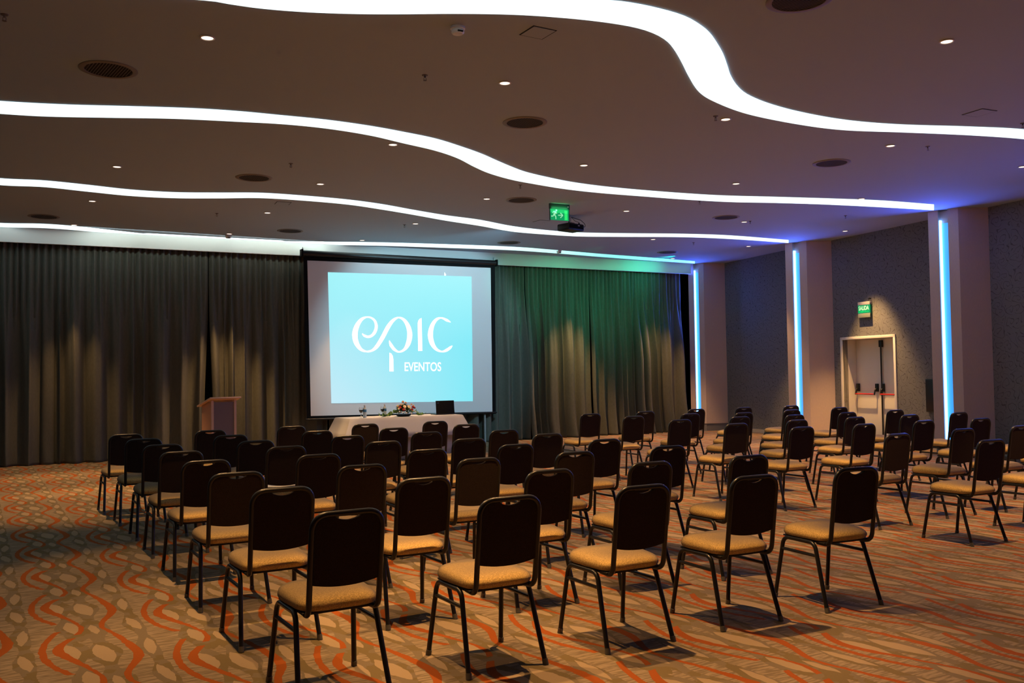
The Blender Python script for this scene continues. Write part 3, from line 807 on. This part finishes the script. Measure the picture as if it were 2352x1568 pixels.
# flower arrangement
fa = thing('flower_arrangement', 'low arrangement of cream and red flowers with trailing ivy on the table', 'flowers', (6.44, 15.36, ZT))
obj('bowl', lathe([(0, 0), (.09, 0), (.125, .015), (.13, .026), (.115, .03), (0, .03)], 28), M_blkm, fa)
rnd = random.Random(21)
bm = B()
def leaf(bm, p, d, L, W_):
    d = Vector(d).normalized(); s = d.cross(Vector((0, 0, 1))); s = (s if s.length > .1 else Vector((1, 0, 0))).normalized()
    up_ = s.cross(d)
    p = Vector(p)
    q = [p, p + d * L * .35 + s * W_ / 2 + up_ * .004, p + d * L, p + d * L * .35 - s * W_ / 2 + up_ * .004, p + d * L * .45 + up_ * .010]
    v = [bm.verts.new(a) for a in q]
    bm.faces.new((v[0], v[1], v[4])); bm.faces.new((v[1], v[2], v[4])); bm.faces.new((v[2], v[3], v[4])); bm.faces.new((v[3], v[0], v[4]))
for _ in range(330):
    a = rnd.uniform(0, 2 * PI); e = rnd.uniform(.05, 1.45)
    d = Vector((math.cos(a) * math.cos(e), math.sin(a) * math.cos(e) * .8, math.sin(e)))
    p = Vector((d.x * .13, d.y * .10, .04 + d.z * .12))
    leaf(bm, p, d + Vector((0, 0, rnd.uniform(-.1, .5))), rnd.uniform(.05, .085), rnd.uniform(.02, .03))
obj('foliage', bm, M_green, fa)
for sgn, ln_ in ((-1, .30), (1, .27), (-1, .22), (1, .2)):
    bm = B(); pts = []
    yb_ = rnd.uniform(-.14, .0); zz = rnd.uniform(.02, .09)
    for k in range(9):
        s = k / 8; pts.append(Vector((sgn * (.14 + s * ln_), yb_ - .03 * math.sin(s * 5) - (.05 if k > 6 and abs(sgn) else 0) * 0, max(.008, zz * (1 - s) + .02 * math.sin(s * 7) + .012))))
    add_tube(bm, pts, .0025, 6)
    for k, p in enumerate(pts * 2):
        leaf(bm, p, (rnd.uniform(-1, 1), rnd.uniform(-1, .5), rnd.uniform(.0, .9)), rnd.uniform(.05, .075), rnd.uniform(.04, .055))
    obj('ivy_trail', bm, M_leaf2, fa)
def flower(p, d, r, m, kind):
    r = r * .8
    bm = B(); d = Vector(d).normalized(); q = d.to_track_quat('Z', 'Y'); p = Vector(p)
    if kind == 'rose':
        add_lathe(bm, [(0, -.2 * r), (.6 * r, -.1 * r), (1.0 * r, .25 * r), (.95 * r, .6 * r), (.75 * r, .55 * r), (.78 * r, .8 * r), (.5 * r, .72 * r), (.52 * r, .95 * r), (.2 * r, .8 * r), (0, .95 * r)], 12)
    else:
        np_ = 9
        for k in range(np_):
            a = 2 * PI * k / np_
            e_ = Vector((math.cos(a), math.sin(a), .15)); s_ = Vector((-math.sin(a), math.cos(a), 0))
            vs = [bm.verts.new(c) for c in (e_ * r * .1, e_ * r * .6 + s_ * r * .25, e_ * r, e_ * r * .6 - s_ * r * .25)]
            bm.faces.new(vs)
        add_lathe(bm, [(0, .0), (.28 * r, .0), (.24 * r, .2 * r), (0, .28 * r)], 10)
    for v in bm.verts: v.co = p + q @ v.co
    obj('bloom', bm, m, fa)
for k, (x, z, mi, r, kd) in enumerate([(-.03, .16, 0, .045, 'daisy'), (.05, .155, 0, .05, 'daisy'), (-.01, .235, 3, .03, 'rose'), (.04, .22, 3, .024, 'rose'), (-.10, .19, 0, .026, 'rose'), (-.16, .17, 0, .026, 'rose'), (-.12, .14, 1, .032, 'rose'),
        (.12, .14, 1, .034, 'rose'), (-.06, .10, 1, .034, 'rose'), (.10, .10, 1, .030, 'rose'), (.15, .13, 1, .026, 'rose'), (-.15, .12, 0, .026, 'rose'), (-.04, .11, 2, .021, 'rose'), (-.14, .07, 2, .021, 'rose'), (-.08, .055, 2, .021, 'rose'), (-.01, .04, 2, .021, 'rose'),
        (.08, .035, 2, .020, 'rose'), (.12, .08, 2, .020, 'rose'), (.16, .06, 2, .02, 'rose'), (.07, .12, 2, .018, 'rose'), (.14, .17, 0, .024, 'rose'), (-.06, .2, 2, .018, 'rose'), (.1, .19, 3, .022, 'rose')]):
    el = min(1.2, z * 4.5); yy = -.13 * math.cos(el) - .03 + .10 * (z > .2)
    flower((x, yy, z + .02), (x * 2, -.7, .5), r, M_fl[mi], kd)
# laptop, lid open, its back to the seats
lt = thing('laptop', 'open black laptop seen from behind at the right end of the table', 'laptop', (7.29, 15.42, ZT))
obj('keyboard_base', box(-.19, .18, -.02, .23, 0, .018, .004), M_blk, lt)
Mt = Matrix.Translation((0, -.012, .014)) @ Matrix.Rotation(math.radians(-6), 4, 'X')
lid = obj('screen_lid', box(-.185, .185, -.008, .004, 0, .245, .005, Mt), M_blkm, lt)
bm = B(); add_box(bm, -.160, -.125, -.0092, -.0085, .200, .203); add_box(bm, -.145, -.130, -.0092, -.0085, .206, .209)
for v in bm.verts: v.co = Mt @ v.co
obj('lid_emblem', bm, M_chrome, lid, False)

# ------------------------------------------------------------------ lectern
lc = thing('lectern', 'wooden lectern with dark front panel and sloping top before the curtains', 'lectern', (3.05, 14.2, 0), .21)
bw = .180
obj('side_panel', box(-bw - .018, -bw, -.0, .34, 0, 1.12, .003), M_wood, lc)
obj('side_panel', box(bw, bw + .018, -.0, .34, 0, 1.12, .003), M_wood, lc)
obj('front_panel', box(-bw + .012, bw - .012, .006, .02, .03, 1.13), M_panel, lc)
bm = B(); add_box(bm, -bw - .018, -bw + .02, -.006, .012, 0, 1.155, .002); add_box(bm, bw - .02, bw + .018, -.006, .012, 0, 1.155, .002)
obj('edge_strip', bm, M_wood2, lc)
Mt = Matrix.Translation((0, -.07, 1.205)) @ Matrix.Rotation(math.radians(-15), 4, 'X')
obj('reading_top', box(-.245, .245, 0, .50, -.022, 0, .003, Mt), M_wood2, lc)
obj('base', box(-bw - .03, bw + .03, -.02, .36, 0, .03, .004), M_wood2, lc)

# ------------------------------------------------------------------ hanging exit sign
def strokes(bm, P, wd, f, jn=True):
    for (a, b) in zip(P, P[1:]):
        a = Vector(a); b = Vector(b); d = (b - a).normalized(); n = Vector((-d.y, d.x)) * wd / 2
        bm.faces.new([bm.verts.new(f(*q)) for q in (a + n, b + n, b - n, a - n)])
def disc(bm, c, r, f, n=14): bm.faces.new([bm.verts.new(f(c[0] + r * math.cos(2 * PI * k / n), c[1] + r * math.sin(2 * PI * k / n))) for k in range(n)])
ex = thing('exit_sign', 'green exit sign with running man and arrow hanging from the ceiling', 'exit sign', (7.88, 12.33, ZC), -.06)
wE, hE = .18, .268
obj('housing', box(-wE, wE, -.02, .02, -.085, -.001, .004), M_exith, ex)
obj('side_rail', box(-wE, -wE + .014, -.006, .006, -hE, -.08, .001), M_exith, ex)
obj('side_rail', box(wE - .010, wE, -.006, .006, -hE, -.08, .001), M_exith, ex)
pan = obj('lit_panel', box(-wE + .014, wE - .010, -.004, .004, -hE + .006, -.083), M_exitg, ex, False)
def ef(x, y): return ((-wE + .014) + (x - 603) / 550 * (2 * wE - .024), -.0055, -.083 - (y - 520 - (x - 603) * .055) / 300 * (hE - .089))
bm = B()
disc(bm, (782, 568), 27, ef)
strokes(bm, [(765, 600), (712, 690)], 62, ef); strokes(bm, [(735, 590), (690, 600), (672, 645)], 20, ef); strokes(bm, [(755, 620), (775, 650), (805, 650)], 20, ef)
strokes(bm, [(705, 670), (685, 722), (625, 722)], 28, ef); strokes(bm, [(715, 690), (762, 725), (766, 805)], 30, ef)
obj('pictogram', bm, M_exitw, pan, False)
bm = B(); strokes(bm, [(832, 700), (965, 700)], 26, ef); strokes(bm, [(900, 640), (975, 702), (898, 770)], 26, ef); obj('arrow', bm, M_exitw, pan, False)
bm = B(); strokes(bm, [(1068, 575), (1068, 832)], 90, ef); obj('door_symbol', bm, M_exitb, pan, False)
obj('indicator_lamp', lathe([(0, .004), (.004, .004), (.004, 0), (0, 0)], 10), mat('indicator', (.8, .5, .5), .4, emis=(1, .5, .6), es=2), ex).location = (wE - .03, -.022, -.045)
gl = bpy.data.lights.new('exit_sign_glow', 'AREA'); gl.energy = .5; gl.color = (.1, 1, .3); gl.size = .3; gl.size_y = .1; gl.shape = 'RECTANGLE'
go = bpy.data.objects.new('exit_sign_glow', gl); C.objects.link(go); go.parent = ex; go.location = (0, -.03, -.10); go.rotation_euler = (math.radians(115), 0, 0)
go.visible_camera = True

# projector
pj = thing('projector', 'black ceiling projector hanging just behind the green exit sign', 'projector', (8.66, 13.2, 3.99), .22)
obj('body', box(-.19, .19, -.14, .14, -.075, .045, .025), M_blk, pj)
bm = B(); add_box(bm, -.17, .17, -.148, -.136, -.045, .02, .003)
obj('rear_panel', bm, M_blkm, pj)
o = obj('lens', lathe([(0, 0), (.035, 0), (.04, .01), (.04, .05), (.03, .055), (0, .045)], 20), M_blkm, pj); o.location = (-.10, .13, -.015); o.rotation_euler = (-PI / 2, 0, 0)
obj('status_label', box(.03, .07, -.1495, -.1475, -.0, .012), M_plast, pj, False)
for xx in (-.12, .12): obj('foot', tube([(xx, -.08, .04), (xx, -.08, .07)], .012, 10), M_blk, pj)
mt = obj('ceiling_mount', box(-.05, .05, -.05, .05, .045, .07, .004), M_blk, pj)
obj('mount_pole', tube([(0, 0, .06), (0, 0, ZC - 3.99 - .001)], .016, 12), M_chrome, mt)
cb = B()
add_tube(cb, fillet([(.0, .02, ZC - 3.99 - .002), (.05, -.02, .16), (.15, -.10, .12), (.20, -.15, .05), (.20, -.16, .0), (.12, -.15, -.01)], [0, .05, .05, .04, .03, 0]), .005, 8)
add_tube(cb, fillet([(.02, .02, ZC - 3.99 - .002), (.06, -.05, .10), (.09, -.12, .07), (.09, -.15, .0)], [0, .05, .04, 0]), .004, 8)
obj('cables', cb, M_blk, pj)
wash(8.55, 13.45, 3.97, 8.2, YS, 2.3, (.42, .82, .98), 520, 62, blend=.35, soft=.02, name='projector_beam')

# wall exit sign, above the door
ws = thing('exit_sign', 'green SALIDA exit sign on the wall above the door', 'exit sign', (0, 0, 0), 0)
ws.matrix_world = MW @ Matrix.Translation((-.06, s_of(12.47), 2.665)) @ Matrix.Rotation(-PI / 2, 4, 'Z')
obj('backing', box(-.17, .17, -.01, .045, .085, .15, .004), M_pole, ws)
pn = obj('lit_panel', box(-.17, .17, -.006, .006, -.075, .09), M_exitg, ws, False)
obj('lower_plate', box(-.17, .17, -.004, .004, -.165, -.077, .001), M_acr, ws)
bm = text_bm('SALIDA', .29, .085, .02)
for v in bm.verts: v.co = Vector((v.co.x - .145, -.008, v.co.y - .018))
obj('lettering', bm, M_exitw, pn, False)
bm = text_bm('DE EMERGENCIA', .28, .028, .01)
for v in bm.verts: v.co = Vector((v.co.x - .14, -.008, v.co.y - .060))
obj('lettering', bm, M_exitb, pn, False)
bm = B(); add_tube(bm, [(.14, 0, .15), (.14, 0, .20)], .006, 8); add_box(bm, .12, .16, -.01, .04, .19, .215, .003)
obj('hook', bm, M_blk, ws)

# dark cabinet edge on the wall left of the third pillar
cbx = thing('wall_cabinet', 'narrow dark wall cabinet seen edge-on beside the pillar', 'wall cabinet', (0, 0, 0))
cbx.matrix_world = MW @ Matrix.Translation((0, s_of(10.78), .98))
obj('box', box(-.05, -.001, -.18, .18, -.30, .30, .005), M_exith, cbx)
obj('door', box(-.058, -.051, -.165, .165, -.285, .285, .003), M_blk, cbx)

# ------------------------------------------------------------------ chairs
def make_chair():
    t = thing('banquet_chair', '', 'chair')
    # seat cushion: domed rounded slab
    bm = B(); n = 40; rings = []
    def outline(s, z, k=1.0):
        P = []
        for i in range(n):
            a = 2 * PI * i / n; ca, sa = math.cos(a), math.sin(a); e = .42
            x = abs(ca) ** e * (1 if ca > 0 else -1); y = abs(sa) ** e * (1 if sa > 0 else -1)
            hw = .204 + .010 * y
            P.append(bm.verts.new((x * hw * s, .0 + y * .212 * s - .002, z - .004 * y * 0 + (.006 * y if z > .45 else 0))))
        return P
    for s, z in ((.90, .414), (.97, .420), (1.0, .433), (1.0, .446), (.975, .461), (.92, .473), (.82, .483), (.66, .491), (.42, .496), (.2, .498)):
        rings.append(outline(s, z))
    for a, b in zip(rings, rings[1:]):
        for i in range(n): bm.faces.new((a[i], a[(i + 1) % n], b[(i + 1) % n], b[i]))
    bm.faces.new(rings[0][::-1]); bm.faces.new(rings[-1])
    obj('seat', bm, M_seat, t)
    obj('seat_board', box(-.185, .185, -.19, .19, .403, .4145, .004), M_pan, t)
    # back frame
    xb = .1690; r = .0140
    def by(z): return -.229 - .059 * (z - .45) / .43
    pts = [(-xb + .012, -.10, .402), (-xb, -.222, .402), (-xb, by(.8675), .8675), (xb, by(.8675), .8675), (xb, -.222, .402), (xb - .012, -.10, .402)]
    obj('back_frame', tube(fillet(pts, [0, .055, .07, .07, .055, 0], 7), r, 10), M_tube, t)
    # padded back panel with a dipped grip cut-out under the top tube
    hw, rc, zt = .160, .058, .857
    xs = [-hw, -.1585, -.153, -.144, -.132, -.118, -.102, -.08, -.072, -.066]
    xs = xs + [-.066 + .132 * k / 14 for k in range(1, 14)] + [-q for q in reversed(xs)]
    def topz(x):
        e = max(0, abs(x) - (hw - rc)); z = zt - rc + math.sqrt(max(0, rc * rc - e * e))
        if abs(x) < .066: z = min(z, .853 - .017 * (1 - (x / .066) ** 2))
        return z
    def botz(x): return .547 - .019 * (1 - (x / hw) ** 2)
    m = len(xs); layers = [(-.008, .982), (-.003, 1.0), (.010, 1.0), (.018, .975), (.022, .92)]
    rows = []
    bm = B()
    for dy, k_ in layers:
        ins = (1 - k_) * .16
        top_ = []; bot_ = []
        for x in xs:
            zt_ = topz(x) - (ins if abs(x) > .07 else ins * .35); zb_ = botz(x) + ins
            top_.append(bm.verts.new((x * k_, by(zt_) + dy, zt_))); bot_.append(bm.verts.new((x * k_, by(zb_) + dy, zb_)))
        rows.append((top_, bot_))
    for (t0, b0), (t1, b1) in zip(rows, rows[1:]):
        lo0, lo1 = b0 + t0[::-1], b1 + t1[::-1]
        for i in range(len(lo0)):
            j = (i + 1) % len(lo0); bm.faces.new((lo0[i], lo0[j], lo1[j], lo1[i]))
    for (t0, b0) in (rows[0], rows[-1]):
        for i in range(m - 1): bm.faces.new((t0[i], t0[i + 1], b0[i + 1], b0[i]))
    obj('backrest', bm, M_back, t)
    # side frames: front leg, rail, rear leg, stretcher, each side
    for sx_ in (-1, 1):
        xt, xf = sx_ * .194, sx_ * .2208
        full = fillet([(xf, .238, .0), (xt, .172, .402), (xt, -.112, .402), (xf, -.238, .0)], [0, .055, .055, 0], 8)
        leg1 = obj('leg', tube(full[:10], .0132, 10), M_tube, t)
        obj('side_rail', tube(full[9:11], .0132, 10), M_tube, t)
        leg2 = obj('leg', tube(full[10:], .0132, 10), M_tube, t)
        for lg, yy in ((leg1, .238), (leg2, -.238)):
            d = (Vector((xt, math.copysign(.14, yy), .402)) - Vector((xf, yy, 0))).normalized()
            p0 = Vector((xf, yy, .0))
            obj('foot_cap', tube([p0, p0 + d * .030], .0155, 12), M_cap, lg)
        def on(a, b, z):
            a, b = Vector(a), Vector(b); return a + (b - a) * ((z - a.z) / (b.z - a.z))
        zs = .325
        obj('stretcher', tube([on((xf, .238, 0), (xt, .172, .402), zs), on((xf, -.238, 0), (xt, -.112, .402), zs)], .0105, 8), M_tube, t)
    return t
LEFT = [
 [(1.31, 11.38, .033), (2.25, 11.47, 0), (3.25, 11.6, 0), (4.16, 11.45, -.007), (5.10, 11.37, -.007)],
 [(1.37, 10.41, .008), (2.24, 10.38, .003), (3.21, 10.44, .003), (4.10, 10.35, -.007), (5.08, 10.42, -.012)],
 [(1.40, 9.39, .003), (2.24, 9.31, .005), (3.19, 9.38, .02), (4.07, 9.35, -.011), (4.88, 9.10, -.017)],
 [(1.40, 8.44, .007), (2.28, 8.39, .001), (3.19, 8.38, .003), (3.98, 8.17, -.006), (4.91, 8.25, -.011)],
 [(1.40, 7.42, .017), (2.25, 7.38, .014), (3.13, 7.25, -.004), (3.96, 7.25, .023), (4.90, 7.24, -.003)],
 [(1.39, 6.38, .001), (2.23, 6.35, .011), (3.10, 6.28, .01), (3.95, 6.29, -.01), (4.85, 6.26, -.033)],
 [(1.41, 5.38, .008), (2.25, 5.36, .02), (3.09, 5.28, 0), (3.91, 5.29, -.034), (4.76, 5.24, -.035)],
 [(1.42, 4.35, .02), (2.26, 4.32, .004), (3.07, 4.29, -.004), (3.88, 4.28, -.038), (4.70, 4.23, -.09)]]
RIGHT = [
 [(7.76, 11.65, -.019), (8.79, 11.67, -.006), (9.87, 11.74, -.011), (10.81, 11.65, -.027), (11.82, 11.58, -.029)],
 [(7.75, 10.58, -.022), (8.76, 10.59, 0), (9.48, 10.26, -.014), (10.60, 10.41, -.013), (11.74, 10.49, -.026)],
 [(7.59, 9.40, -.02), (8.60, 9.41, -.002), (9.46, 9.27, -.014), (10.47, 9.25, -.019), (11.48, 9.25, -.026)],
 [(7.50, 8.30, -.006), (8.53, 8.35, -.01), (9.52, 8.32, -.019), (10.44, 8.22, -.029), (11.40, 8.18, -.026)],
 [(7.52, 7.33, -.004), (8.41, 7.26, -.011), (9.40, 7.24, -.024), (10.28, 7.12, -.034), (11.25, 7.05, -.02)],
 [(7.36, 6.02, .007), (8.42, 6.08, 0), (9.26, 6.0, -.02), (10.2, 6.03, -.02)],
 [(7.33, 5.07, -.038), (8.39, 5.10, -.03)]]
chair0 = make_chair(); first = True
for blk, rows_ in (('left', LEFT), ('right', RIGHT)):
    for r, row in enumerate(rows_):
        for k, (x, y, a) in enumerate(row):
            o = chair0 if first else copy_tree(chair0); first = False
            o.location = (x, y, 0); o.rotation_euler = (0, 0, a)
            o['label'] = 'dark banquet chair, %s block, %s row from the screen, %s from the left' % (blk, ORD[r + 1], ORD[k + 1])
            o['group'] = 'banquet chairs in the %s seating block' % blk

# things left on the seats
def sheet(x, y, w_, l_, a, lb, z=.5035):
    bm = B(); n = 8
    R_ = Matrix.Rotation(a, 4, 'Z')
    rows = []
    for i in range(n + 1):
        u = -1 + 2 * i / n
        rows.append([bm.verts.new(R_ @ Vector((u * w_ / 2, v * l_ / 2, .008 * abs(u) ** 1.5 + .002))) for v in (-1, 0, 1)])
    for p_, q_ in zip(rows, rows[1:]):
        for j in range(2): bm.faces.new((p_[j], q_[j], q_[j + 1], p_[j + 1]))
    o = obj('paper_sheet', bm, M_paper, None, True, (x, y, z)); md = o.modifiers.new('thickness', 'SOLIDIFY'); md.thickness = .002
    return tag(o, lb, 'paper')
sheet(2.27, 8.37, .30, .24, .04, 'white open leaflet on a chair seat, second column of the left block')
sheet(2.20, 11.42, .12, .2, .3, 'small white sheet on a front-row chair seat, left block')
cup = thing('paper_cup', 'white paper cup standing on a chair seat left of the table', 'cup', (2.17, 9.36, .5015))
obj('cup_wall', lathe([(0, 0), (.023, 0), (.033, .105), (.035, .108), (.031, .106), (.022, .004), (0, .004)], 20), M_paper, cup)
